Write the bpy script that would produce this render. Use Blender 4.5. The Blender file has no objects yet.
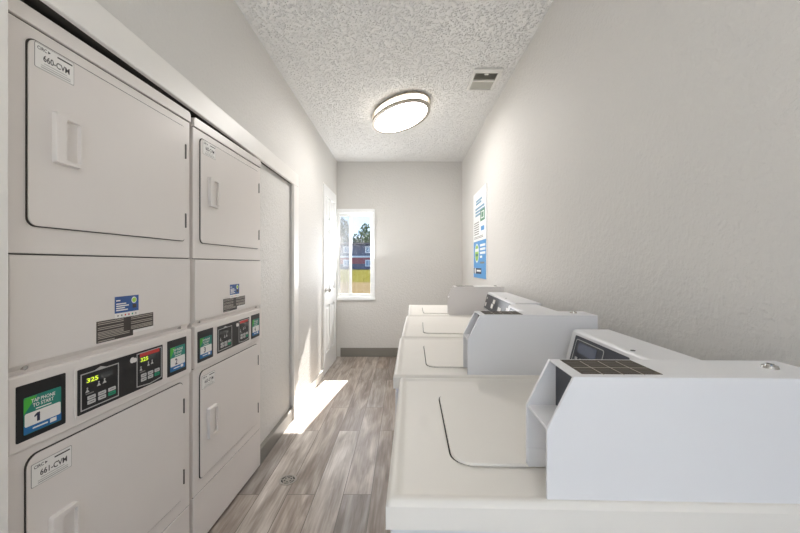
import bpy, bmesh, math, random
from mathutils import Vector, Matrix
PI = math.pi
C = bpy.context.scene.collection
S = bpy.context.scene

# ------------------------------------------------------------------ camera
F_PX = 356.0
cam = bpy.data.cameras.new('camera'); cam.sensor_width = 36; cam.lens = 36 * F_PX / 800
cam.shift_x = -3 / 800; cam.shift_y = -1.5 / 800; cam.clip_start = .05; cam.clip_end = 400
co = bpy.data.objects.new('camera', cam); C.objects.link(co)
co.location = (0, 0, 1.29); co.rotation_euler = (PI / 2, 0, 0)
S.camera = co

# ------------------------------------------------------------------ sky, sun, window light
w = bpy.data.worlds.new('sky'); S.world = w; w.use_nodes = True
wn, wl = w.node_tree.nodes, w.node_tree.links
bg = wn['Background']
tc = wn.new('ShaderNodeTexCoord'); sx = wn.new('ShaderNodeSeparateXYZ'); rp = wn.new('ShaderNodeValToRGB')
wl.new(tc.outputs['Generated'], sx.inputs[0]); wl.new(sx.outputs['Z'], rp.inputs[0]); wl.new(rp.outputs[0], bg.inputs['Color'])
rp.color_ramp.elements[0].position = 0.0; rp.color_ramp.elements[0].color = (.62, .80, .97, 1)
rp.color_ramp.elements[1].position = 0.35; rp.color_ramp.elements[1].color = (.26, .48, .86, 1)
bg.inputs['Strength'].default_value = .75

sun = bpy.data.lights.new('sun', 'SUN'); sun.energy = 10.5; sun.angle = .009; sun.color = (1, .96, .90)
so = bpy.data.objects.new('sun', sun); C.objects.link(so)
so.location = (4, 20, 16)
so.rotation_euler = Vector((-.135, -1, -.82)).to_track_quat('-Z', 'Y').to_euler()

YBW = 5.017
def area(name, loc, rot, sx_, sy_, e, col):
    l = bpy.data.lights.new(name, 'AREA'); l.shape = 'RECTANGLE'; l.size = sx_; l.size_y = sy_; l.energy = e; l.color = col
    o = bpy.data.objects.new(name, l); C.objects.link(o); o.location = loc; o.rotation_euler = rot
    return o
# daylight through the open rear doorway and the window, plus an added ceiling fill
area('doorway_daylight', (-.05, -2.18, 1.1), (PI / 2, 0, 0), 1.3, 2.1, 1.4, (.85, .88, 1.0))
area('ceiling_fill', (-.05, -1.8, .12), (math.radians(203), 0, 0), 1.3, .6, 48, (1.0, 1.0, 1.0))   # added fill light behind the camera, aimed up to brighten the ceiling
area('window_daylight', (-.56, YBW - .03, 1.35), (math.radians(-128), 0, 0), .30, .9, 6, (.95, .97, 1.0))
LAMP = 12.0

S.view_settings.view_transform = 'Standard'; S.view_settings.look = 'None'
S.view_settings.exposure = 1.38; S.view_settings.gamma = 1; S.view_settings.use_curve_mapping = False
S.cycles.max_bounces = 12; S.cycles.diffuse_bounces = 8; S.cycles.sample_clamp_indirect = 6

# ------------------------------------------------------------------ materials
def s2l(c):
    return tuple((x / 255 / 12.92) if x / 255 <= .04045 else ((x / 255 + .055) / 1.055) ** 2.4 for x in c)
def mat(name, rgb, rough=.5, metal=0, var=.03, vscale=6, bump=0, bscale=60, bdist=.002, emit=None, estr=1, spec=.5, coat=0):
    m = bpy.data.materials.new(name); m.use_nodes = True
    n, l = m.node_tree.nodes, m.node_tree.links
    b = n['Principled BSDF']
    b.inputs['Roughness'].default_value = rough; b.inputs['Metallic'].default_value = metal
    b.inputs['Specular IOR Level'].default_value = spec; b.inputs['Coat Weight'].default_value = coat
    t = n.new('ShaderNodeTexCoord')
    lin = s2l(rgb)
    if var:
        nz = n.new('ShaderNodeTexNoise'); nz.inputs['Scale'].default_value = vscale; nz.inputs['Detail'].default_value = 3
        l.new(t.outputs['Object'], nz.inputs['Vector'])
        mx = n.new('ShaderNodeMix'); mx.data_type = 'RGBA'
        mx.inputs['A'].default_value = tuple(max(0, c * (1 - var)) for c in lin) + (1,)
        mx.inputs['B'].default_value = tuple(min(1, c * (1 + var)) for c in lin) + (1,)
        l.new(nz.outputs['Fac'], mx.inputs['Factor']); l.new(mx.outputs['Result'], b.inputs['Base Color'])
    else:
        b.inputs['Base Color'].default_value = lin + (1,)
    if bump:
        nb = n.new('ShaderNodeTexNoise'); nb.inputs['Scale'].default_value = bscale; nb.inputs['Detail'].default_value = 4
        bp = n.new('ShaderNodeBump'); bp.inputs['Strength'].default_value = bump; bp.inputs['Distance'].default_value = bdist
        l.new(t.outputs['Object'], nb.inputs['Vector']); l.new(nb.outputs['Fac'], bp.inputs['Height']); l.new(bp.outputs[0], b.inputs['Normal'])
    if emit:
        b.inputs['Emission Color'].default_value = s2l(emit) + (1,); b.inputs['Emission Strength'].default_value = estr
    return m

def textured_paint(name, rgb, scale, strength, dist, lo, hi, rough=.6):
    """orange-peel / popcorn paint: blobby relief"""
    m = mat(name, rgb, rough, var=.02, vscale=2)
    n, l = m.node_tree.nodes, m.node_tree.links
    t = next(x for x in n if x.type == 'TEX_COORD')
    n1 = n.new('ShaderNodeTexNoise'); n1.inputs['Scale'].default_value = scale; n1.inputs['Detail'].default_value = 5; n1.inputs['Roughness'].default_value = .6
    r = n.new('ShaderNodeValToRGB'); r.color_ramp.elements[0].position = lo; r.color_ramp.elements[1].position = hi
    bp = n.new('ShaderNodeBump'); bp.inputs['Strength'].default_value = strength; bp.inputs['Distance'].default_value = dist
    l.new(t.outputs['Object'], n1.inputs['Vector']); l.new(n1.outputs['Fac'], r.inputs[0]); l.new(r.outputs[0], bp.inputs['Height'])
    l.new(bp.outputs[0], n['Principled BSDF'].inputs['Normal'])
    return m

M = {}
M['rear'] = mat('rear_wall_paint', (92, 95, 102), .6)
M['wall'] = textured_paint('wall_paint', (213, 210.5, 206), 45, .34, .006, .42, .70, .65)
M['ceil'] = textured_paint('popcorn_ceiling', (234, 233, 230), 66, .8, .013, .50, .72, .9)
M['trim'] = mat('trim_paint', (232, 229, 224), .4)
M['door'] = mat('door_paint', (232, 232, 231), .35)
M['vinyl_base'] = mat('vinyl_baseboard', (130, 126, 118), .45, var=.06)
M['dryer'] = mat('dryer_enamel', (224, 218, 213), .32, var=.015, bump=.03, bscale=220, bdist=.0004)
M['gap'] = mat('gap_shade', (62, 58, 53), .8)  # dark tone that paints the shade inside gaps
M['washer'] = mat('washer_enamel', (222, 222, 224), .36, var=.015)
M['washer_top'] = mat('washer_top_enamel', (226, 222, 215), .5, var=.015)
M['washer_grey'] = mat('washer_grey_enamel', (229, 225, 223), .4, var=.015)
M['black'] = mat('black_plastic', (20, 20, 21), .35, var=.05)
M['charcoal'] = mat('charcoal_panel', (47, 49, 58), .35, var=.05)
M['silver'] = mat('silver_line', (190, 190, 188), .4, metal=.3)
M['lcd'] = mat('lcd_glass', (72, 74, 74), .2)
M['lcd_blue'] = mat('lcd_blue', (98, 104, 122), .2)
M['digit'] = mat('lit_digits', (190, 220, 40), .5, emit=(205, 230, 50), estr=.4)
M['button'] = mat('button_grey', (196, 196, 194), .5)
M['green'] = mat('button_green', (30, 150, 112), .5)
M['red'] = mat('banner_red', (196, 58, 52), .5)
M['white'] = mat('label_white', (232, 230, 226), .5)
M['paper'] = mat('poster_paper', (240, 241, 240), .5)
M['ink'] = mat('label_ink', (58, 56, 56), .6)
M['inkgrey'] = mat('label_grey_ink', (140, 137, 133), .6)
M['navy'] = mat('number_navy', (22, 28, 62), .5)
M['st_green'] = mat('sticker_green', (32, 126, 112), .4, var=.12, vscale=14)
M['st_lime'] = mat('sticker_lime', (70, 178, 62), .4, var=.1, vscale=14)
M['st_blue'] = mat('sticker_blue', (28, 106, 166), .4, var=.08, vscale=14)
M['blue'] = mat('notice_blue', (44, 84, 146), .45, var=.06)
M['lime'] = mat('badge_lime', (160, 205, 70), .45)
M['brown'] = mat('warning_label_brown', (62, 55, 50), .5, var=.06)
M['brownline'] = mat('warning_text', (176, 168, 158), .6)
M['instr'] = mat('instruction_label', (74, 67, 57), .8, var=.35, vscale=90)
M['poster_blue'] = mat('poster_blue', (62, 148, 212), .4, var=.10, vscale=5)
M['poster_dkblue'] = mat('poster_heading_blue', (120, 160, 186), .5)
M['poster_green'] = mat('poster_green', (88, 140, 112), .5)
M['steel'] = mat('brushed_nickel', (176, 168, 156), .35, metal=.8, var=.05)
M['chrome'] = mat('chrome', (200, 198, 194), .18, metal=1)
M['screw'] = mat('screw_dark', (60, 58, 55), .5, metal=.4)
M['hinge'] = mat('hinge_grey', (150, 146, 140), .4, metal=.3)
M['diffuser'] = mat('lamp_diffuser', (250, 246, 238), .5, var=0, emit=(255, 252, 250), estr=LAMP)
M['diffuser_band'] = mat('lamp_diffuser_band', (250, 246, 238), .5, var=0, emit=(255, 250, 242), estr=LAMP * .25)
M['vent'] = mat('vent_white', (222, 220, 214), .5)
M['ventdark'] = mat('vent_dark', (150, 147, 136), .7)
M['ventgrey'] = mat('vent_louver_grey', (190, 188, 178), .6)
M['vinyl'] = mat('window_vinyl', (240, 241, 240), .3)
M['rubber'] = mat('rubber_foot', (44, 44, 44), .7)
M['drain'] = mat('drain_metal', (168, 162, 153), .45, metal=.2)
M['grass'] = mat('dry_grass', (80, 76, 30), .9, spec=0, var=.25, vscale=.6)
M['dirt'] = mat('tan_ground', (94, 82, 60), .9, spec=0, var=.2, vscale=.8)
M['house_blue'] = mat('siding_slate_blue', (74, 84, 112), .7, spec=.1, var=.05)
M['house_red'] = mat('siding_red', (160, 62, 78), .7, var=.06)
M['house_white'] = mat('house_trim', (228, 228, 230), .6)
M['house_roof'] = mat('roof_shingle', (66, 66, 74), .8, spec=0)
M['house_glass'] = mat('house_window_glass', (150, 166, 186), .15)
M['leaf'] = mat('tree_leaf', (84, 104, 62), .8, var=.5, vscale=.9)
M['leaf2'] = mat('tree_leaf_dark', (66, 86, 60), .8, var=.5, vscale=.9)
M['bark'] = mat('bark', (86, 74, 60), .9)

def thin_material(name, col, fac, rough):
    m = bpy.data.materials.new(name); m.use_nodes = True
    n, l = m.node_tree.nodes, m.node_tree.links
    n.remove(n['Principled BSDF']); out = n['Material Output']
    tr = n.new('ShaderNodeBsdfTransparent'); mx = n.new('ShaderNodeMixShader'); mx.inputs[0].default_value = fac
    if rough is None:
        d = n.new('ShaderNodeBsdfDiffuse'); d.inputs['Color'].default_value = col
    else:
        d = n.new('ShaderNodeBsdfGlossy'); d.inputs['Color'].default_value = col; d.inputs['Roughness'].default_value = rough
    l.new(tr.outputs[0], mx.inputs[1]); l.new(d.outputs[0], mx.inputs[2]); l.new(mx.outputs[0], out.inputs[0])
    return m
M['glass'] = thin_material('window_glass', (1, 1, 1, 1), .06, .02)
M['screen'] = thin_material('insect_screen', (.55, .57, .60, 1), .26, None)

def plank_floor():
    m = mat('vinyl_plank_floor', (160, 150, 140), .42, var=0)
    n, l = m.node_tree.nodes, m.node_tree.links
    b = n['Principled BSDF']; t = next(x for x in n if x.type == 'TEX_COORD')
    mp = n.new('ShaderNodeMapping'); mp.inputs['Rotation'].default_value = (0, 0, PI / 2); mp.inputs['Location'].default_value = (.33, .02, 0)
    l.new(t.outputs['Object'], mp.inputs['Vector'])
    br = n.new('ShaderNodeTexBrick'); br.offset = .37; br.inputs['Scale'].default_value = 1
    br.inputs['Brick Width'].default_value = 1.22; br.inputs['Row Height'].default_value = .158
    br.inputs['Mortar Size'].default_value = .0022; br.inputs['Mortar Smooth'].default_value = .2; br.inputs['Bias'].default_value = 0
    br.inputs['Color1'].default_value = (0, 0, 0, 1); br.inputs['Color2'].default_value = (1, 1, 1, 1); br.inputs['Mortar'].default_value = (.5, .5, .5, 1)
    l.new(mp.outputs[0], br.inputs['Vector'])
    rp = n.new('ShaderNodeValToRGB'); e = rp.color_ramp.elements
    cols = [(0, (160, 146, 135)), (.25, (190, 182, 174)), (.5, (210, 204, 198)), (.72, (158, 151, 145)), (1, (202, 192, 183))]
    e[0].position = 0; e[0].color = s2l(cols[0][1]) + (1,); e[1].position = 1; e[1].color = s2l(cols[-1][1]) + (1,)
    for p, c in cols[1:-1]:
        x = e.new(p); x.color = s2l(c) + (1,)
    l.new(br.outputs['Color'], rp.inputs[0])
    # streaky grain along the planks, shifted plank by plank
    off = n.new('ShaderNodeVectorMath'); off.operation = 'MULTIPLY_ADD'
    l.new(br.outputs['Color'], off.inputs[0]); off.inputs[1].default_value = (7, 3, 0); l.new(t.outputs['Object'], off.inputs[2])
    def grain(sx_, sy_, detail, d):
        m2 = n.new('ShaderNodeMapping'); m2.inputs['Scale'].default_value = (sx_, sy_, 1); l.new(off.outputs[0], m2.inputs['Vector'])
        g = n.new('ShaderNodeTexNoise'); g.inputs['Scale'].default_value = 1; g.inputs['Detail'].default_value = detail; g.inputs['Distortion'].default_value = d
        l.new(m2.outputs[0], g.inputs['Vector']); return g
    g1 = grain(14, 2.0, 6, 1.0); g2 = grain(80, 4, 5, .5); g3 = grain(6, 1.2, 4, 1.2)
    def over(prev, g, lo, hi, dark, light, amount):
        r = n.new('ShaderNodeValToRGB'); r.color_ramp.elements[0].position = lo; r.color_ramp.elements[1].position = hi
        r.color_ramp.elements[0].color = dark + (1,); r.color_ramp.elements[1].color = light + (1,)
        l.new(g.outputs['Fac'], r.inputs[0])
        mx = n.new('ShaderNodeMix'); mx.data_type = 'RGBA'; mx.blend_type = 'MULTIPLY'; mx.inputs['Factor'].default_value = amount
        l.new(prev, mx.inputs['A']); l.new(r.outputs[0], mx.inputs['B']); return mx.outputs['Result']
    c = over(rp.outputs[0], g1, .36, .62, (.55, .50, .46), (1.14, 1.14, 1.14), .8)
    c = over(c, g3, .40, .62, (.74, .70, .66), (1.12, 1.12, 1.12), .8)
    c = over(c, g2, .3, .7, (.66, .63, .60), (1.1, 1.1, 1.1), .8)
    mx = n.new('ShaderNodeMix'); mx.data_type = 'RGBA'; l.new(br.outputs['Fac'], mx.inputs['Factor'])
    l.new(c, mx.inputs['A']); mx.inputs['B'].default_value = s2l((108, 99, 91)) + (1,)
    l.new(mx.outputs['Result'], b.inputs['Base Color'])
    bp = n.new('ShaderNodeBump'); bp.inputs['Strength'].default_value = .12; bp.inputs['Distance'].default_value = .001
    l.new(g2.outputs['Fac'], bp.inputs['Height']); l.new(bp.outputs[0], b.inputs['Normal'])
    return m
M['floor'] = plank_floor()

# ------------------------------------------------------------------ mesh builder
_txt = {}
def text_geo(body):
    if body not in _txt:
        cu = bpy.data.curves.new('lettering', 'FONT'); cu.body = body; cu.size = 1; cu.resolution_u = 3; cu.offset = .018
        ob = bpy.data.objects.new('lettering', cu)
        me = bpy.data.meshes.new_from_object(ob)
        vs = [v.co.copy() for v in me.vertices]; fs = [list(p.vertices) for p in me.polygons]
        bpy.data.objects.remove(ob); bpy.data.curves.remove(cu); bpy.data.meshes.remove(me)
        x0 = min(v.x for v in vs); x1 = max(v.x for v in vs); y0 = min(v.y for v in vs); y1 = max(v.y for v in vs)
        _txt[body] = ([((v.x - x0) / (x1 - x0), (v.y - y0) / (y1 - y0)) for v in vs], fs)
    return _txt[body]

class MB:
    """collects shapes in a frame (origin, ex, ey, en) and links them as ONE mesh object"""
    def __init__(s, frame=None):
        s.v, s.f, s.mi, s.mats = [], [], [], []
        s.setframe(frame)
    def setframe(s, frame):
        s.o, s.ex, s.ey, s.en = [Vector(a) for a in (frame or ((0, 0, 0), (1, 0, 0), (0, 1, 0), (0, 0, 1)))]
        return s
    def m(s, key):
        if key not in s.mats: s.mats.append(key)
        return s.mats.index(key)
    def pt(s, a, b, c): return s.o + s.ex * a + s.ey * b + s.en * c
    def add(s, vs, fs, key):
        k = len(s.v); i = s.m(key)
        s.v += [s.pt(*p) for p in vs]; s.f += [[k + j for j in f] for f in fs]; s.mi += [i] * len(fs)
        return s
    def box(s, a0, a1, b0, b1, c0, c1, key):
        vs = [(a, b, c) for c in (c0, c1) for b in (b0, b1) for a in (a0, a1)]
        return s.add(vs, [(0, 2, 3, 1), (4, 5, 7, 6), (0, 1, 5, 4), (2, 6, 7, 3), (0, 4, 6, 2), (1, 3, 7, 5)], key)
    def prism(s, poly, c0, c1, key, poly2=None):
        n = len(poly); p2 = poly2 or poly
        vs = [(a, b, c0) for a, b in poly] + [(a, b, c1) for a, b in p2]
        fs = [list(range(n))[::-1], list(range(n, 2 * n))] + [(i, (i + 1) % n, n + (i + 1) % n, n + i) for i in range(n)]
        return s.add(vs, fs, key)
    def ring(s, outer, inner, c0, c1, key):
        n = len(outer)
        vs = [(a, b, c) for c in (c0, c1) for P in (outer, inner) for a, b in P]
        fs = []
        for i in range(n):
            j = (i + 1) % n
            fs += [(i, n + i, n + j, j), (2 * n + i, 2 * n + j, 3 * n + j, 3 * n + i), (i, j, 2 * n + j, 2 * n + i), (n + i, 3 * n + i, 3 * n + j, n + j)]
        return s.add(vs, fs, key)
    def disc(s, a, b, r, c0, c1, key, n=16, r2=None):
        P = lambda q: [(a + q * math.cos(2 * PI * i / n), b + q * math.sin(2 * PI * i / n)) for i in range(n)]
        return s.prism(P(r), c0, c1, key, P(r2 if r2 is not None else r))
    def text(s, body, a0, a1, b0, b1, c, key, h=.0003):
        uv, fs = text_geo(body)
        return s.add([(a0 + u * (a1 - a0), b0 + v * (b1 - b0), c + h) for u, v in uv], fs, key)
    def build(s, name, parent=None, bevel=0, seg=2, smooth=False, label=None):
        me = bpy.data.meshes.new(name); me.from_pydata([tuple(v) for v in s.v], [], s.f)
        for k in s.mats: me.materials.append(M[k])
        for p, i in zip(me.polygons, s.mi): p.material_index = i; p.use_smooth = smooth
        bm = bmesh.new(); bm.from_mesh(me); bmesh.ops.recalc_face_normals(bm, faces=bm.faces); bm.to_mesh(me); bm.free()
        o = bpy.data.objects.new(name, me); C.objects.link(o)
        if parent: o.parent = parent
        if bevel:
            b = o.modifiers.new('edge', 'BEVEL'); b.width = bevel; b.segments = seg; b.limit_method = 'ANGLE'; b.angle_limit = math.radians(40)
            b.harden_normals = False
        if label: o['label'] = label
        return o

def rrect(a0, a1, b0, b1, r, n=6):
    if not isinstance(r, (tuple, list)): r = (r,) * 4          # bottom-left, bottom-right, top-right, top-left
    out = []
    for (ca, cb, q, st) in ((a0 + r[0], b0 + r[0], r[0], PI), (a1 - r[1], b0 + r[1], r[1], 1.5 * PI), (a1 - r[2], b1 - r[2], r[2], 0), (a0 + r[3], b1 - r[3], r[3], .5 * PI)):
        for i in range(n + 1):
            t = st + .5 * PI * i / n; out.append((ca + q * math.cos(t), cb + q * math.sin(t)))
    return out

def thing(name, label, cat, loc=(0, 0, 0), rz=0, group=None):
    o = bpy.data.objects.new(name, None); o.empty_display_size = .1; C.objects.link(o)
    o.location = loc; o.rotation_euler = (0, 0, rz); o['label'] = label; o['category'] = cat
    if group: o['group'] = group
    return o
def struct(mb, name, bevel=0, parent=None, smooth=False):
    o = mb.build(name, parent, bevel, smooth=smooth)
    if not parent: o['kind'] = 'structure'
    return o

# ------------------------------------------------------------------ the room
XL, XR, YB, YR, ZC = -.93, .831, 5.017, -2.3, 2.748
DEEP = -1.78                                       # back of the dryer alcove
AY0, AY1, AZ = .828, 2.985, 1.966                   # alcove opening
struct(MB().box(DEEP - .1, XR + .1, YR - .1, YB + .14, -.1, 0, 'floor'), 'floor')
struct(MB().box(DEEP - .1, XR + .1, YR - .1, YB + .14, ZC, ZC + .12, 'ceil'), 'ceiling')
struct(MB().box(XR, XR + .12, YR, YB, 0, ZC, 'wall'), 'wall_right')
m_ = MB(); m_.box(XL - .1, XL, YR, AY0, 0, ZC, 'wall'); m_.box(XL - .1, XL, AY0, AY1, AZ + .03, ZC, 'wall'); m_.box(XL - .1, XL, AY1, 4.125, 0, ZC, 'wall'); m_.box(XL - .1, XL, 4.125, 4.86, 2.255, ZC, 'wall'); m_.box(XL - .1, XL, 4.86, YB, 0, ZC, 'wall')
struct(m_, 'wall_left')
WX0, WX1, WZ0, WZ1 = -.928, -.395, .816, 2.079     # window opening
m_ = MB(); m_.box(XL - .1, WX0 + .02, YB, YB + .14, 0, ZC, 'wall'); m_.box(WX1 - .02, XR + .12, YB, YB + .14, 0, ZC, 'wall')
m_.box(WX0 + .02, WX1 - .02, YB, YB + .14, 0, WZ0 + .02, 'wall'); m_.box(WX0 + .02, WX1 - .02, YB, YB + .14, WZ1 - .02, ZC, 'wall')
struct(m_, 'wall_back')
m_ = MB(); m_.box(DEEP, -.75, YR - .1, YR, 0, ZC, 'rear'); m_.box(.65, XR, YR - .1, YR, 0, ZC, 'rear'); m_.box(-.75, .65, YR - .1, YR, 2.2, ZC, 'rear')
struct(m_, 'wall_rear')
# alcove shell round the dryers
m_ = MB(); m_.box(DEEP - .1, DEEP, AY0 - .1, AY1 + .1, 0, ZC, 'wall'); m_.box(DEEP, XL - .1, AY0 - .1, AY0, 0, ZC, 'wall'); m_.box(DEEP, XL - .1, AY1, AY1 + .1, 0, ZC, 'wall')
m_.box(DEEP, XL - .1, AY0, AY1, AZ + .10, AZ + .2, 'wall'); m_.box(XL - .1, XL - .001, AY0 + .001, AY1 - .001, AZ + .004, AZ + .0298, 'gap')  # last box: dark strip painting the shade above the dryers
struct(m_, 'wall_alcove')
struct(MB().box(-1.04, -.947, 2.262, AY1 - .003, 0, AZ + .03, 'wall'), 'wall_filler')
# painted casing round the alcove
m_ = MB(); m_.box(XL, -.91, .70, 3.105, AZ, 2.075, 'trim')
struct(m_, 'trim_1', .004)
m_ = MB(); m_.box(XL, -.91, 2.975, 3.105, 0, AZ - .001, 'trim')
struct(m_, 'trim_2', .004)
m_ = MB(); m_.box(XL, -.91, 0.70, .8225, 0, AZ - .001, 'trim')
struct(m_, 'trim_3', .004)
# vinyl baseboards
def cove(mb, a0, a1, b0, b1, h): mb.box(a0, a1, b0, b1, 0, h, 'vinyl_base'); return mb
struct(MB().box(-.947, -.917, 2.27, 2.973, 0, .10, 'vinyl_base'), 'baseboard_alcove', .003)
struct(MB().box(XL, XL + .014, 3.107, 4.12, 0, .085, 'trim'), 'baseboard_left', .003)  # white instead of grey vinyl, so the sun's glare is in the colour
struct(MB().box(XL + .05, XR, YB - .014, YB, 0, .125, 'vinyl_base'), 'baseboard_back', .003)
struct(MB().box(XR - .014, XR, YR, YB - .015, 0, .10, 'vinyl_base'), 'baseboard_right', .003)

# six-panel door standing flat at the far end of the left wall
D = thing('door_1', 'white six-panel door', 'door'); del D['category']; del D['label']; D['kind'] = 'structure'
D.location = (-.952, 4.14, .004); D.rotation_euler = (0, 0, PI / 2 - .012)
DW, DH = .70, 2.235
fr = ((0, 0, 0), (1, 0, 0), (0, 0, 1), (0, -1, 0))
m_ = MB(fr); m_.box(0, DW, 0, DH, .0, .022, 'door')
st = .105; mid = .09; cw = (DW - 2 * st - mid) / 2
cols = [(st, st + cw), (st + cw + mid, DW - st)]
rows = [(.24, .80), (.98, 1.72), (1.84, 2.11)]
for a0, a1 in ((0, st), (st + cw, st + cw + mid), (DW - st, DW)): m_.box(a0, a1, 0, DH, .022, .036, 'door')
zs = [0] + [z for r in rows for z in r] + [DH]
for a0, a1 in cols:
    for k in range(0, len(zs), 2): m_.box(a0, a1, zs[k], zs[k + 1], .022, .036, 'door')
m_.build('door_leaf', D, .003)
for a0, a1 in cols:
    for z0, z1 in rows:
        p = MB(fr); g = .022
        p.prism([(a0 + g, z0 + g), (a1 - g, z0 + g), (a1 - g, z1 - g), (a0 + g, z1 - g)], .022, .033, 'door',
                [(a0 + g + .02, z0 + g + .02), (a1 - g - .02, z0 + g + .02), (a1 - g - .02, z1 - g - .02), (a0 + g + .02, z1 - g - .02)])
        p.build('door_panel', D)
k = MB(fr); k.disc(.06, .99, .028, .036, .044, 'chrome', 20); k.disc(.06, .99, .011, .044, .07, 'chrome', 14); k.disc(.06, .99, .018, .068, .084, 'chrome', 18, .027); k.disc(.06, .99, .027, .084, .10, 'chrome', 18, .014)
k.build('door_handle', D)
m_ = MB(); m_.box(-1.03, -.975, 4.1255, 4.8595, 0, 2.2545, 'trim'); m_.box(-.975, XL + .004, 4.1255, 4.137, 0, 2.2545, 'trim'); m_.box(-.975, XL + .004, 4.848, 4.8595, 0, 2.2545, 'trim'); m_.box(-.975, XL + .004, 4.137, 4.848, 2.243, 2.2545, 'trim')
struct(m_, 'door_frame')

# sliding window in the back wall
W = MB(); y0, y1 = YB - .016, YB + .10
W.box(WX0, WX1, y0, y1, WZ1 - .055, WZ1, 'vinyl'); W.box(WX0, WX1, y0, y1, WZ0, WZ0 + .03, 'vinyl'); W.box(WX1 - .035, WX1, y0, y1, WZ0 + .03, WZ1 - .055, 'vinyl'); W.box(WX0, WX0 + .016, y0, y1, WZ0 + .03, WZ1 - .055, 'vinyl')
wo = struct(W, 'window_1', .004)
m_ = MB(); m_.box(WX0 - .012, WX1 + .004, YB - .03, YB, WZ0 - .02, WZ0 + .012, 'vinyl'); m_.build('window_sill', wo, .004)
def sash(a0, a1, yy, name, tl=.034):
    s_ = MB(); t_ = .034
    s_.box(a0, a1, yy, yy + .03, WZ0 + .03, WZ0 + .065, 'vinyl'); s_.box(a0, a1, yy, yy + .03, WZ1 - .095, WZ1 - .055, 'vinyl')
    s_.box(a0, a0 + tl, yy, yy + .03, WZ0 + .065, WZ1 - .095, 'vinyl'); s_.box(a1 - t_, a1, yy, yy + .03, WZ0 + .065, WZ1 - .095, 'vinyl')
    o = s_.build(name, wo, .003)
    g_ = MB(); g_.box(a0 + tl - .003, a1 - t_ + .003, yy + .012, yy + .016, WZ0 + .062, WZ1 - .092, 'glass'); g_.build('pane', o)
sash(-.762, -.43, YB + .03, 'sash'); sash(-.922, -.735, YB + .064, 'sash', .014)
sc = MB(); sc.box(-.915, -.745, YB + .097, YB + .098, WZ0 + .04, WZ1 - .06, 'screen'); sc.build('insect_screen', wo)
# roof overhang outside
struct(MB().box(-3.5, 3.5, YB + .145, 5.93, 2.62, 2.76, 'trim'), 'roof_eave')

# ------------------------------------------------------------------ stacked dryers
DWD, DTOP = .683, 1.946
FR = ((0, 0, 0), (1, 0, 0), (0, 0, 1), (0, -1, 0))      # a = along the front, b = up, c = out towards the aisle
def sticker_card(parent, a0, a1, b0, b1, c, num):
    """payment sticker: green top, white number band, blue foot (QR code left out)"""
    wd, hg = a1 - a0, b1 - b0
    m = MB(FR); m.prism(rrect(a0, a1, b0, b1, .003, 3), c, c + .0006, 'st_green')
    m.prism([(a0, b0 + .55 * hg), (a0 + .34 * wd, b1 - .02 * hg), (a0 + .03 * wd, b1 - .01 * hg), (a0, b1 - .06 * hg)], c + .0006, c + .0008, 'st_lime')
    m.box(a0, a1, b0 + .001, b0 + .24 * hg, c + .0006, c + .0008, 'st_blue')
    m.prism(rrect(a0 + .02 * wd, a1 - .02 * wd, b0 + .20 * hg, b0 + .56 * hg, .004, 3), c + .0008, c + .0011, 'white')
    m.text('TAP PHONE', a0 + .18 * wd, a0 + .82 * wd, b0 + .81 * hg, b0 + .91 * hg, c + .0009, 'white')
    m.text('TO START', a0 + .22 * wd, a0 + .78 * wd, b0 + .68 * hg, b0 + .78 * hg, c + .0009, 'white')
    m.box(a0 + .30 * wd, a0 + .72 * wd, b0 + .60 * hg, b0 + .63 * hg, c + .0008, c + .001, 'white')
    if num == '1':
        X = a0 + .36 * wd; zb, zt_ = b0 + .26 * hg, b0 + .50 * hg
        m.prism([(X - .003, zb), (X + .004, zb), (X + .004, zt_), (X - .002, zt_), (X - .009, zt_ - .005), (X - .009, zt_ - .010), (X - .003, zt_ - .007)], c + .0011, c + .0014, 'navy')
    else: m.text(num, a0 + .30 * wd, a0 + (.42 if num == '1' else .46) * wd, b0 + .25 * hg, b0 + .50 * hg, c + .0012, 'navy')
    m.box(a0 + .22 * wd, a0 + .62 * wd, b0 + .09 * hg, b0 + .13 * hg, c + .0008, c + .001, 'white')
    m.box(a0 + .68 * wd, a0 + .86 * wd, b0 + .06 * hg, b0 + .17 * hg, c + .0008, c + .001, 'white')
    m.build('payment_sticker', parent, label='green, white and blue tap-to-pay sticker with number ' + num)

def id_label(parent, a0, a1, b0, b1, c, code):
    wd, hg = a1 - a0, b1 - b0
    m = MB(FR); m.prism(rrect(a0, a1, b0, b1, .003, 3), c, c + .0005, 'inkgrey'); m.prism(rrect(a0 + .0012, a1 - .0012, b0 + .0012, b1 - .0012, .003, 3), c + .0004, c + .0007, 'white')
    m.text(code, a0 + .20 * wd, a0 + .87 * wd, b0 + .37 * hg, b0 + .63 * hg, c + .0007, 'ink')
    m.text('CIRC', a0 + .06 * wd, a0 + .29 * wd, b0 + .76 * hg, b0 + .90 * hg, c + .0007, 'ink')
    m.prism([(a0 + .32 * wd, b0 + .77 * hg), (a0 + .38 * wd, b0 + .83 * hg), (a0 + .32 * wd, b0 + .89 * hg)], c + .0007, c + .0009, 'ink')
    m.box(a0 + .55 * wd, a0 + .95 * wd, b0 + .82 * hg, b0 + .88 * hg, c + .0007, c + .0009, 'ink')
    m.box(a0 + .22 * wd, a0 + .8 * wd, b0 + .27 * hg, b0 + .29 * hg, c + .0007, c + .0009, 'inkgrey')
    m.box(a0 + .15 * wd, a0 + .9 * wd, b0 + .17 * hg, b0 + .19 * hg, c + .0007, c + .0009, 'inkgrey')
    m.box(a0 + .15 * wd, a0 + .9 * wd, b0 + .08 * hg, b0 + .11 * hg, c + .0007, c + .0009, 'inkgrey')
    m.build('identification_label', parent, label='white label reading ' + code)

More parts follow.
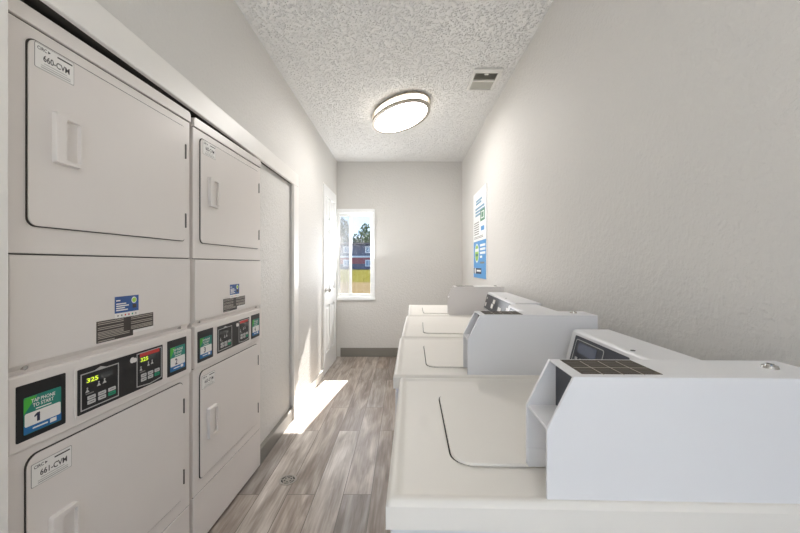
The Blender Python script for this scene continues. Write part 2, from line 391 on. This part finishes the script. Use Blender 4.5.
def door_handle(parent, a0, a1, b0, b1, c):
    """moulded pull: raised plate on the hinge-away side with a pocket behind it"""
    m = MB(FR); wd = a1 - a0
    out = rrect(a0, a1, b0, b1, .006, 3); pin = rrect(a0 + .38 * wd, a1 - .07 * wd, b0 + .10 * (b1 - b0), b1 - .10 * (b1 - b0), .004, 3)
    n = len(out)
    hgt = lambda a, b: c + (.014 if a < a0 + .5 * wd else .012)
    vs = [(a, b, c) for a, b in out] + [(a * .985 + .015 * (a0 + a1) / 2, b * .97 + .03 * (b0 + b1) / 2, hgt(a, b)) for a, b in out] + [(a, b, hgt(a0, b) if a < a0 + .6 * wd else hgt(a1, b)) for a, b in pin] + [(a + .001, b, c + .0005) for a, b in pin]
    fs = []
    for r0 in (0, 1, 2):
        for i in range(n):
            j = (i + 1) % n; fs.append((r0 * n + i, r0 * n + j, (r0 + 1) * n + j, (r0 + 1) * n + i))
    fs.append(list(range(3 * n, 4 * n)))
    m.add(vs, fs, 'dryer')
    m.build('handle', parent, .0015, label='moulded white pull handle')

def dryer_door(t, a0, a1, b0, b1, r, code, lab, hnd):
    g = MB(FR); g.prism(rrect(a0 - .0022, a1 + .0022, b0 - .0026, b1 + .0026, r), .0, .0035, 'gap');  # dark sheet behind the door, painting its shadow gap as an outline
    d = MB(FR); d.prism(rrect(a0, a1, b0, b1, r), .002, .0068, 'dryer')
    do = d.build('door', t, .002)
    g.build('door_gap_shade', do)
    id_label(do, *lab, .0068, code)
    door_handle(do, *hnd, .0068)
    for z in (.18, .79):
        h = MB(FR); zz = b0 + z * (b1 - b0)
        h.box(a1 + .0025, a1 + .009, zz - .03, zz + .03, 0, .008, 'hinge'); h.box(a1 + .003, a1 + .0055, zz - .03, zz + .03, .008, .0095, 'screw'); h.build('hinge', do, .001)

def dryer(loc, rz, label, codes, nums, lit):
    t = thing('stacked_dryer', label, 'dryer', loc, rz, 'stacked coin laundry dryers')
    m = MB(FR); m.box(.003, DWD - .003, .03, DTOP - .004, -.70, -.008, 'dryer')
    for z in (1.9033, 1.3175, .8272, .2575): m.box(.002, DWD - .002, z - .0014, z + .0014, -.008, -.002, 'gap')
    m.build('cabinet', t, .004)
    m = MB(FR); m.prism(rrect(0, DWD, 1.9045, DTOP, (.002, .002, .016, .016), 4), -.05, .006, 'dryer'); m.build('top_cap', t, .004)
    m = MB(FR); m.box(0, DWD, 1.319, 1.902, -.03, 0, 'dryer'); m.build('upper_front_panel', t, .003)
    # service panel with a chamfered foot and sides
    m = MB(FR); m.prism([(0.002, 1.022), (DWD - .002, 1.022), (DWD - .002, 1.316), (.002, 1.316)], -.03, -.012, 'dryer')
    m.prism([(0.002, 1.022), (DWD - .002, 1.022), (DWD - .002, 1.316), (.002, 1.316)], -.012, .006, 'dryer', [(0.006, 1.042), (DWD - .006, 1.042), (DWD - .006, 1.3145), (.006, 1.3145)])
    sp = m.build('service_panel', t, .0015)
    for a, b in ((.045, 1.031), (.62, 1.031)):
        q = MB(FR); q.disc(a, b, .006, -.008, .0015, 'chrome', 12); q.build('screw', sp)
    n = MB(FR); n.box(.301, .398, 1.132, 1.186, .006, .0066, 'blue'); n.box(.301, .398, 1.115, 1.132, .006, .0066, 'white')
    n.disc(.378, 1.170, .011, .0066, .0069, 'white', 18); n.disc(.378, 1.170, .008, .0069, .0072, 'lime', 18)
    for zz, e in ((1.171, .322), (1.160, .345), (1.153, .356), (1.146, .340), (1.139, .352)): n.box(.306, e, zz, zz + .004, .0066, .0069, 'white')
    n.box(.372, .388, 1.143, 1.156, .0066, .0069, 'brown')
    for i, cc in enumerate(('inkgrey', 'inkgrey', 'red', 'red', 'green', 'inkgrey')): n.disc(.313 + i * .0145, 1.1235, .003, .0066, .0069, cc, 10)
    n.build('blue_notice', sp, label='small blue notice sticker with a lime badge')
    n = MB(FR); n.prism([(.236, 1.049), (.374, 1.049), (.374, 1.066), (.466, 1.066), (.466, 1.116), (.236, 1.116)], .006, .0066, 'brown')
    n.box(.374, .466, 1.057, 1.066, .006, .0066, 'white')
    for zz in (1.110, 1.104, 1.094, 1.0885, 1.080, 1.0755, 1.071):
        n.box(.24, .335, zz, zz + .0022, .0066, .0068, 'brownline'); n.box(.365, .462, zz, zz + .0022, .0066, .0068, 'brownline')
    for zz in (1.066, 1.061): n.box(.24, .36, zz, zz + .0022, .0066, .0068, 'brownline')
    n.box(.24, .30, 1.052, 1.0545, .0066, .0068, 'brownline')
    n.build('warning_label', sp, label='dark brown warning label of fine print')
    # control panel
    m = MB(FR); m.box(0, DWD, .828, 1.0165, -.03, .009, 'dryer'); cp = m.build('control_panel', t, .004)
    for (a0, a1, num) in ((.017, .138, nums[0]), (.535, .646, nums[1])):
        r = MB(FR); r.prism(rrect(a0, a1, .851, .991, .003, 3), .009, .0105, 'black'); ro = r.build('card_reader', cp, label='black card reader window')
    sticker_card(cp, .033, .125, .865, .958, .0105, nums[0]); sticker_card(cp, .549, .637, .866, .962, .0105, nums[1])
    r = MB(FR); r.prism(rrect(.164, .512, .848, .993, .006, 3), .009, .0115, 'dryer'); r.prism(rrect(.170, .506, .855, .987, .003, 3), .0115, .0125, 'black'); r.build('display_panel', cp, label='black glossy control display')
    c = .0126
    for (a0, a1, b0, b1, nd) in ((.179, .309, .864, .972, False), (.382, .500, .865, .981, True)):
        q = MB(FR); wd, hg = a1 - a0, b1 - b0
        A = a0 + .5 * wd
        pk = .007 if not nd else -.0
        outer = [(a0, b0), (A, b0 - (.006 if nd else 0)), (a1, b0), (a1, b1), (A + .02, b1), (A, b1 + pk), (A - .02, b1), (a0, b1)]
        inner = [(a0 + .003, b0 + .003), (A, b0 + .003 - (.006 if nd else 0)), (a1 - .003, b0 + .003), (a1 - .003, b1 - .003), (A + .02, b1 - .003), (A, b1 - .003), (A - .02, b1 - .003), (a0 + .003, b1 - .003)]
        q.ring(outer, inner, c, c + .0006, 'silver')
        if nd:
            q.box(a0 + .12 * wd, a1 - .10 * wd, b1 - .13 * hg, b1 - .02 * hg, c, c + .0008, 'red')
            q.disc(a0 - .018, b1 - .016, .010, c, c + .0008, 'white', 14); q.disc(a0 - .008, b1 - .018, .008, c, c + .0008, 'white', 14)
        q.prism(rrect(a0 + .44 * wd, a0 + .80 * wd, b0 + .70 * hg, b0 + .86 * hg, .003, 3), c, c + .0007, 'lcd')
        q.prism(rrect(a0 + .10 * wd, a0 + .46 * wd, b0 + .70 * hg, b0 + .86 * hg, .003, 3), c, c + .0006, 'lcd' if lit else 'lcd')
        if lit: q.text('325', a0 + .14 * wd, a0 + .43 * wd, b0 + .72 * hg, b0 + .84 * hg, c + .0008, 'digit')
        for (fa, fb) in ((.16, .46), (.45, .53), (.60, .55)):      # little garment pictograms
            q.prism([(a0 + (fa - .05) * wd, b0 + fb * hg), (a0 + (fa + .05) * wd, b0 + fb * hg), (a0 + fa * wd, b0 + (fb + .09) * hg)], c, c + .0006, 'button'); q.disc(a0 + fa * wd, b0 + (fb + .11) * hg, .0025, c, c + .0006, 'button', 8)
        q.box(a0 + .12 * wd, a0 + .32 * wd, b0 + .40 * hg, b0 + .43 * hg, c, c + .0006, 'inkgrey')
        q.build('display', cp)
        for col in range(3):
            for row in range(2):
                bx = a0 + (.16 + .27 * col) * wd; bz = b0 + (.12 + .125 * row) * hg
                bb = MB(FR); bb.prism(rrect(bx, bx + .20 * wd, bz, bz + .10 * hg, .002, 3), c, c + .0016, 'green' if (col == 2 and row == 0) else 'button')
                bb.box(bx + .04 * wd, bx + .16 * wd, bz + .045 * hg, bz + .06 * hg, c + .0016, c + .0018, 'ink'); bb.build('button', cp)
    # lower front and kick panel
    m = MB(FR); m.box(0, DWD, .2585, .826, -.03, 0, 'dryer'); m.build('lower_front_panel', t, .003)
    m = MB(FR); m.box(0, DWD, .025, .2565, -.03, 0, 'dryer'); m.build('kick_panel', t, .003)
    for a in (.06, DWD - .06):
        for y in (-.10, -.62):
            q = MB(); q.disc(a, -y, .022, 0, .03, 'rubber', 14); q.build('foot', t)
    dryer_door(t, .048, .643, 1.391, 1.868, (.022, .016, .016, .020), codes[0], (.061, .165, 1.801, 1.865), (.104, .180, 1.565, 1.705))
    dryer_door(t, .045, .632, .318, .803, (.016, .016, .022, .030), codes[1], (.053, .158, .720, .780), (.095, .171, .470, .617))
    return t
R = math.radians
dryer((-.955, .852, 0), R(90 - 3), 'white stacked double dryer with labels 660-CVM and 661-CVM, nearer of the two', ('660-CVM', '661-CVM'), ('1', '2'), True)
dryer((-.9265, 1.571, 0), R(90 - 2), 'white stacked double dryer with unlit displays and stickers 3 and 4', ('662-CVM', '663-CVM'), ('3', '4'), False)

# ------------------------------------------------------------------ washing machines
def washer_top(W_, D_, H_):
    nx, ny = 60, 60
    m = MB(); vs = []; fs = []
    sm = lambda t: max(0, min(1, t)) ** 2 * (3 - 2 * max(0, min(1, t)))
    def warp(i, n, L):                          # denser rows near the edges
        t = i / n; t = t - .10 * math.sin(2 * PI * t); return t * L
    for i in range(nx + 1):
        for j in range(ny + 1):
            x, y = warp(i, nx, D_), warp(j, ny, W_)
            ex, ey = x, min(y, W_ - y); d = min(ex, ey, D_ - x)
            z = H_ + .003 - .010 * (1 - math.sqrt(max(0, 1 - (1 - min(d, .010) / .010) ** 2)))
            z -= .006 * sm((d - .012) / .014)
            q = ((x - .086) / .020) ** 2 + ((y - .30 * W_ / .637) / .05) ** 2
            z -= .003 * sm((1 - q) * 1.3)
            vs.append((x, y, z))
    for i in range(nx):
        for j in range(ny):
            a = i * (ny + 1) + j; fs.append((a, a + ny + 1, a + ny + 2, a + 1))
    m.add(vs, fs, 'washer_top')
    lo = H_ - .044                              # skirt of the moulded top
    for (x0, x1, y0_, y1_) in ((0, 0, 0, W_), (0, D_, 0, 0), (0, D_, W_, W_), (D_, D_, 0, W_)):
        m.add([(x0, y0_, lo), (x1, y1_, lo), (x1, y1_, H_ - .007), (x0, y0_, H_ - .007)], [(0, 1, 2, 3)], 'washer_top')
    return m

def washer(loc, rz, W_, label, box=None, console=None, tone='washer', lidlen=None, H_=.905):
    t = thing('washing_machine', label, 'washing machine', loc, rz, 'row of top-loading washing machines')
    D_ = .70
    m = MB(); m.box(.013, D_ - .012, .012, W_ - .012, .03, H_ - .055, 'washer'); m.box(.006, .013, .02, W_ - .02, .13, H_ - .062, 'washer'); m.build('cabinet', t, .004)
    m = MB(); m.box(.03, .04, .03, W_ - .03, .03, .125, 'washer'); m.build('kick_panel', t, .003)
    washer_top(W_, D_, H_).build('top', t, smooth=True)
    m = MB(); m.box(.010, D_ - .01, .010, W_ - .010, H_ - .056, H_ - .042, 'washer'); m.build('top_tray', t)
    y0_, y1_ = (.110, .110 + (lidlen or .385))
    lid = MB(); lid.prism(rrect(.121, .545, y0_, y1_, (.045, .01, .01, .045)), H_ - .002, H_ + .0035, 'washer_top', rrect(.123, .545, y0_ + .002, y1_ - .002, (.045, .01, .01, .045)))
    lo_ = lid.build('lid', t, .002)
    g = MB(); g.prism(rrect(.1188, .544, y0_ + .004, y1_ - .001, (.045, .01, .01, .045)), H_ - .003, H_ - .0012, 'gap'); g.build('lid_gap', lo_)
    for x in (.06, D_ - .06):
        for y in (.06, W_ - .06):
            q = MB(); q.disc(x, y, .022, 0, .035, 'rubber', 14); q.build('foot', t)
    if box:
        dx, zt, dep = box[:3]; xr = box[3] if len(box) > 3 else .733     # shift into the row, top height, depth along the row
        fr = ((0, 0, 0), (1, 0, 0), (0, 0, 1), (0, 1, 0))
        zf = H_ - .0005
        prof = [(.2625 + dx, zf), (.2625 + dx, zt - .087), (.306 + dx, zt), (xr, zt), (xr, zf)]
        b = MB(fr); b.prism(prof, .010, .016, tone); b.prism(prof, dep - .008, dep, tone); b.box(.2640 + dx, xr - .001, zf, zf + .0018, .0092, .012, 'gap')
        b.prism([(.321 + dx, zf), (.321 + dx, zt), (xr, zt), (xr, zf)], .0155, dep - .0075, tone)      # the locked vault
        b.box(.2640 + dx, .322 + dx, zt - .0905, zt - .0855, .0155, dep - .0075, tone)                 # shelf under the coin slot
        b.box(.2640 + dx, .310 + dx, zf, zf + .036, dep - .0105, dep - .0075, tone)
        b.box(.306 + dx, .322 + dx, zt - .003, zt, .0155, dep - .0075, tone)
        bo = b.build('coin_box', t, .0022)
        p = MB(fr); p.box(.317 + dx, .3205 + dx, zt - .0850, zt - .0035, .0165, dep - .0085, 'charcoal'); p.box(.316 + dx, .317 + dx, zt - .06, zt - .02, .05, .054, 'black'); p.build('coin_slot_panel', bo, label='dark coin slot panel')
        l = MB(); l.box(.338 + dx - .012, .471 + dx - .012, .026, dep - .006, zt, zt + .0006, 'instr')
        for i in range(1, 4): l.box(.338 + dx - .012 + i * .0333 - .0008, .338 + dx - .012 + i * .0333 + .0008, .02, .104, zt + .0006, zt + .0008, 'brownline')
        l.box(.34 + dx - .012, .469 + dx - .012, .0612, .0628, zt + .0006, zt + .0008, 'brownline')
        for i in range(4):
            for y in (.03, .04, .05, .072, .082, .092): l.box(.343 + dx - .012 + i * .0333, .364 + dx - .012 + i * .0333, y, y + .003, zt + .0006, zt + .0008, 'brown')
        l.build('instruction_label', bo, label='brown instruction label in eight cells')
        k = MB(); k.disc(xr - .056, .072, .0125, zt, zt + .004, 'chrome', 18, .011); k.disc(xr - .056, .072, .007, zt + .004, zt + .007, 'chrome', 14, .006); k.box(xr - .058, xr - .054, .067, .077, zt + .007, zt + .0073, 'black'); k.build('lock', bo, label='round chrome lock')
        for x in (.40, .46): 
            s_ = MB(); s_.disc(x + dx, .0085, .0016, zf - .001, zf + .0025, 'screw', 8); s_.build('screw', bo)
    if console:
        c0, c1, xs, zt, disp0, disp1, dot, style, dep_ = console
        fr = ((0, 0, 0), (1, 0, 0), (0, 0, 1), (0, 1, 0))
        b = MB(fr); b.prism([(xs - .022, H_ - .0005), (xs - .022, zt - .09), (xs, zt - .006), (xs + .006, zt), (xs + dep_, zt), (xs + dep_, H_ - .0005)], c0, c1, 'washer')
        bo = b.build('console', t, .004)
        up = Vector((.022, 0, .084)).normalized(); n = Vector((-up.z, 0, up.x))
        F = (Vector((xs - .022, disp1, zt - .09)), (0, -1, 0), up, n)
        L = disp1 - disp0
        p = MB(F); p.prism(rrect(0, L, -.022, .079, .004, 3), 0, .0015, 'charcoal')
        if style == 'lcd':
            p.ring(rrect(.012, L * .62, -.012, .070, .008, 3), rrect(.0145, L * .62 - .0025, -.0095, .0675, .007, 3), .0015, .002, 'silver')
            p.prism(rrect(.035, L * .50, .030, .062, .005, 3), .0015, .0022, 'lcd_blue')
            for i in range(3): p.box(.03 + i * .03, .045 + i * .03, .008, .016, .0015, .002, 'silver')
        else:
            for (a0, a1, q0, q1) in ((.02, .06, -.008, .02), (.035, .05, .045, .06), (L * .30, L * .38, .0, .03), (L * .34, L * .42, .035, .062), (L * .58, L * .68, -.01, .03), (L * .84, L * .93, .01, .05)): p.prism(rrect(a0, a1, q0, q1, .004, 3), .0015, .0035, 'white')
        p.build('display_panel', bo, label='dark control display on the slanted face')
        l = MB(F); l.box(-.005, L + .03, -.030, -.023, 0, .004, 'silver'); l.build('lower_lip', bo)
        q = MB(); q.disc(xs + .016, dot, .0055, zt - .001, zt + .0012, 'black', 14); q.build('plug', bo)
        for i, zz in enumerate((.004, .008)): pass
    return t
RW = R(-1.5)
washer((-.028, .577, 0), RW, .637, 'white top-load washer with the largest coin box and brown instruction label, front of the row',
       (0, 1.108, .120), (.121, .628, .578, 1.076, .31, .595, .328, 'lcd', .120))
washer((-.034, 1.236, 0), RW, .645, 'white top-load washer with a pale plain coin box side, second from the front',
       (-.004, 1.116, .119, .706), (.120, .63, .566, 1.086, .30, .585, .30, 'lcd', .145))
washer((-.010, 1.902, 0), R(-2.6), .79, 'white top-load washer with low console of pale buttons, third from the front',
       None, (.02, .775, .605, 1.088, .035, .77, .28, 'buttons', .14), lidlen=.42)
washer((.040, 2.722, 0), RW, .70, 'white top-load washer with grey coin box side, farthest against the back wall end',
       (.048, 1.125, .124), (.125, .67, .60, 1.08, .3, .6, .3, 'lcd', .118), tone='washer_grey', lidlen=.42)

# ------------------------------------------------------------------ ceiling lamp
lamp = thing('ceiling_light', 'large oval flush ceiling light with white diffuser and brushed nickel rings', 'ceiling light', (-.03, 3.34, ZC), math.atan2(-.88, .47))
A_, B_, N_ = .404, .222, 56
ov = lambda k, a=A_, b=B_: [((a + k) * math.cos(2 * PI * i / N_), (b + k) * math.sin(2 * PI * i / N_)) for i in range(N_)]
m = MB(); m.prism(ov(-.03), -.014, 0, 'steel'); m.build('mounting_pan', lamp)
m = MB()
vs = []; rings = [(-.030, -.012), (-.029, -.070), (-.034, -.084), (-.07, -.090), (-.14, -.093)]
for k, z in rings: vs += [(x, y, z) for x, y in ov(k)]
fs = [(r * N_ + i, r * N_ + (i + 1) % N_, (r + 1) * N_ + (i + 1) % N_, (r + 1) * N_ + i) for r in range(len(rings) - 1) for i in range(N_)]
fs.append(list(range((len(rings) - 1) * N_, len(rings) * N_)))
m.add(vs, fs[:N_], 'diffuser_band'); m.add(vs, fs[N_:], 'diffuser'); m.build('diffuser', lamp, smooth=True, label='glowing white diffuser')
m = MB(); m.ring(ov(0), ov(-.030), -.026, -.008, 'steel'); m.build('upper_ring', lamp)
m = MB(); m.ring(ov(0), ov(-.030), -.088, -.066, 'steel'); m.build('lower_ring', lamp)
for a in (25, 155, 205, 335):
    q = MB(); q.disc((A_ - .002) * math.cos(R(a)), (B_ - .002) * math.sin(R(a)), .003, -.068, -.022, 'steel', 8); q.build('post', lamp)

# ------------------------------------------------------------------ ceiling vent
v = thing('ceiling_vent', 'small white ceiling air vent with dark and grey louvers near the right wall', 'air vent', (.53, 2.655, ZC))
VW, VD = .20, .285
m = MB(); m.box(0, VW, 0, VD, -.004, -.0005, 'ventdark'); m.build('duct', v)
m = MB(); 
for (a0, a1, b0, b1) in ((-.002, VW + .014, -.02, .025), (-.002, VW + .014, VD - .01, VD + .002), (-.002, .018, .025, VD - .01), (VW - .012, VW + .014, .025, VD - .01), (.018, VW - .012, .135, .15)): m.box(a0, a1, b0, b1, -.016, -.0005, 'vent')
m.build('frame', v, .003)
for i in range(6):
    y = .03 + i * .0175; q = MB(); q.add([(.02, y, -.012), (VW - .014, y, -.012), (VW - .014, y + .010, -.005), (.02, y + .010, -.005), (.02, y + .001, -.013), (VW - .014, y + .001, -.013), (VW - .014, y + .011, -.006), (.02, y + .011, -.006)], [(0, 1, 2, 3), (4, 7, 6, 5), (0, 4, 5, 1), (3, 2, 6, 7), (0, 3, 7, 4), (1, 5, 6, 2)], 'ventdark'); q.build('louver', v)
for i in range(6):
    y = .153 + i * .0195; q = MB(); q.add([(.02, y, -.006), (VW - .014, y, -.006), (VW - .014, y + .017, -.014), (.02, y + .017, -.014), (.02, y + .001, -.005), (VW - .014, y + .001, -.005), (VW - .014, y + .018, -.013), (.02, y + .018, -.013)], [(0, 3, 2, 1), (4, 5, 6, 7), (0, 1, 5, 4), (3, 7, 6, 2), (0, 4, 7, 3), (1, 2, 6, 5)], 'ventgrey'); q.build('louver', v)
q = MB(); q.box(.085, .115, .022, .038, -.024, -.012, 'vent'); q.build('tab', v, .002)

# ------------------------------------------------------------------ poster on the right wall
# a runs towards the camera (reading direction on this wall), b up, c out from the wall
PF = ((XR, 4.14, 1.15), (0, -1, 0), (0, 0, 1), (-1, 0, 0))
p = thing('laundry_poster', 'tall poster on the right wall, white sheet above a bright blue one', 'poster', (0, 0, 0))
m = MB(PF); m.box(0, .63, 0, .945, .0005, .012, 'paper'); m.build('board', p)
m = MB(PF); m.box(.02, .63, .0, .40, .012, .013, 'poster_blue'); 
m.prism([(.40, 0), (.63, .0), (.63, .30)], .013, .0134, 'poster_blue')
m.disc(.2, .27, .105, .013, .0136, 'paper', 28); m.disc(.2, .27, .088, .0136, .0140, 'lime', 28); m.box(.12, .28, .285, .32, .014, .0142, 'paper'); m.box(.13, .27, .235, .262, .014, .0142, 'poster_green')
for zz, e in ((.335, .60), (.295, .60), (.255, .60), (.215, .46)): m.box(.36, e, zz, zz + .024, .013, .0136, 'paper')
m.box(.36, .56, .155, .175, .013, .0136, 'inkgrey')
m.box(.03, .42, .045, .105, .013, .0136, 'navy'); m.box(.19, .40, .068, .088, .0136, .014, 'paper'); m.disc(.11, .075, .035, .0136, .014, 'paper', 18)
m.build('blue_sheet', p, label='bright blue lower sheet with a round lime and white badge')
m = MB(PF)
for zz, a0, a1 in ((.83, .15, .45), (.80, .15, .42), (.745, .12, .56), (.71, .12, .58), (.675, .12, .5)): m.box(a0, a1, zz, zz + .022, .012, .0126, 'poster_dkblue')
m.box(.37, .58, .60, .72, .012, .0128, 'poster_green'); m.box(.41, .54, .625, .70, .0128, .0132, 'paper'); m.box(.43, .52, .635, .69, .0132, .0136, 'poster_green')
for zz in (.60, .575, .55, .525, .50, .475): m.box(.05, .30, zz, zz + .010, .012, .0126, 'inkgrey')
m.box(.40, .55, .50, .545, .012, .0126, 'poster_blue')
for zz in (.445, .43): m.box(.05, .5, zz, zz + .006, .012, .0126, 'inkgrey')
m.build('printed_notice', p)

# ------------------------------------------------------------------ floor drain
d = thing('floor_drain', 'round metal floor drain set in the plank floor beside the dryers', 'drain', (-.69, 2.135, 0))
m = MB(); m.ring([(.052 * math.cos(2 * PI * i / 32), .052 * math.sin(2 * PI * i / 32)) for i in range(32)], [(.040 * math.cos(2 * PI * i / 32), .040 * math.sin(2 * PI * i / 32)) for i in range(32)], .0003, .004, 'drain'); m.build('rim', d)
m = MB(); m.disc(0, 0, .041, .0002, .0012, 'black', 28); m.build('bowl', d)
m = MB()
for r0, r1 in ((.024, .031), (.008, .015)): m.ring([(r1 * math.cos(2 * PI * i / 24), r1 * math.sin(2 * PI * i / 24)) for i in range(24)], [(r0 * math.cos(2 * PI * i / 24), r0 * math.sin(2 * PI * i / 24)) for i in range(24)], .0012, .0035, 'drain')
for a in range(6):
    c_, s_ = math.cos(a * PI / 3), math.sin(a * PI / 3)
    m.setframe(((0, 0, 0), (c_, s_, 0), (-s_, c_, 0), (0, 0, 1))); m.box(.0, .041, -.003, .003, .0012, .0033, 'drain')
m.build('grate', d)

# ------------------------------------------------------------------ outdoors, seen through the window
rnd = random.Random(4)
m = MB(); m.add([(-60, 27, -.02), (40, 27, -.02), (40, 160, .9), (-60, 160, .9)], [(0, 1, 2, 3)], 'grass'); struct(m, 'lawn')
m = MB(); m.add([(-60, YB + .14, -.12), (40, YB + .14, -.12), (40, 27, -.02), (-60, 27, -.02)], [(0, 1, 2, 3)], 'dirt'); struct(m, 'ground')
b = thing('apartment_building', 'two-storey slate blue and red apartment building across the lawn', 'building', (0, 80, .36))
def bl(a0, a1, z0, z1, y0_, y1_, key, name, par=None, bevel=0):
    q = MB(); q.box(a0, a1, y0_, y1_, z0, z1, key); return q.build(name, par or b, bevel)
bl(-34, 6, 3.0, 5.5, 0, 10, 'house_blue', 'upper_wall')
bl(-34, 6, 1.2, 2.6, 0, 10, 'house_red', 'lower_wall'); bl(-34, 6, -.2, 1.2, 0, 10, 'house_blue', 'base_wall')
bl(-34.2, 6.2, 2.6, 3.0, -.3, 10, 'house_white', 'floor_band')
q = MB(((0, 0, 0), (0, 1, 0), (0, 0, 1), (1, 0, 0))); q.prism([(-.6, 5.5), (10.6, 5.5), (10.6, 5.75), (5, 6.2), (-.6, 5.75)], -34.6, 6.6, 'house_roof'); q.build('roof', b)
for X in (-32, -27, -22, -17.6, -13.4, -8.5, -3.5, 1.5):
    for z0, z1 in ((3.6, 5.1), (.6, 2.1)):
        f_ = bl(X, X + 1.7, z0, z1, -.12, .05, 'house_white', 'window'); 
        q = MB(); q.box(X + .22, X + .78, -.14, -.11, z0 + .2, z1 - .2, 'house_glass'); q.box(X + .92, X + 1.48, -.14, -.11, z0 + .2, z1 - .2, 'house_glass'); q.build('pane', f_)
def tree(X, Y, h, r, label, key):
    t = thing('tree', label, 'tree', (X, Y, .45), rnd.random() * 6, 'trees behind the apartment building')
    q = MB(); q.disc(0, 0, .28, 0, h * .6, 'bark', 10, .14); q.build('trunk', t)
    q = MB()
    for i in range(520):
        u = Vector((rnd.gauss(0, 1), rnd.gauss(0, 1), rnd.gauss(0, 1))).normalized() * (rnd.random() ** .45)
        c_ = Vector((u.x * r * (1 + .25 * math.sin(5 * u.z)), u.y * r, h * .66 + u.z * h * .36)); s_ = .22 + .3 * rnd.random()
        n_ = Vector((rnd.gauss(0, 1), rnd.gauss(0, 1), rnd.gauss(0, 1))).normalized(); e1 = n_.orthogonal().normalized(); e2 = n_.cross(e1)
        q.setframe((c_, e1, e2, n_)); q.prism([(-s_, 0), (0, -s_ * .6), (s_, 0), (0, s_ * .6)], -.05, .05, key)
    q.build('crown', t)
for (X, Y, h, r, lab, key) in ((-16.4, 97, 13.6, 2.2, 'tall dark green tree behind the apartment building, seen through the screened pane', 'leaf2'),
        (-13.6, 104, 9.6, 2.1, 'lower dark green tree behind the roof beside the window mullion', 'leaf2'),
        (-11.6, 111, 13.6, 2.5, 'tallest bushy tree in the clear right pane of the window', 'leaf'),
        (-8.6, 98, 10.2, 2.0, 'olive green tree at the right edge of the window', 'leaf'),
        (-22.5, 97, 11, 2.6, 'broad olive green tree beyond the roof behind the white door', 'leaf'),
        (-3.4, 97, 9.5, 2.4, 'round dark tree over the roof past the window frame', 'leaf2')):
    tree(X, Y, h, r, lab, key)
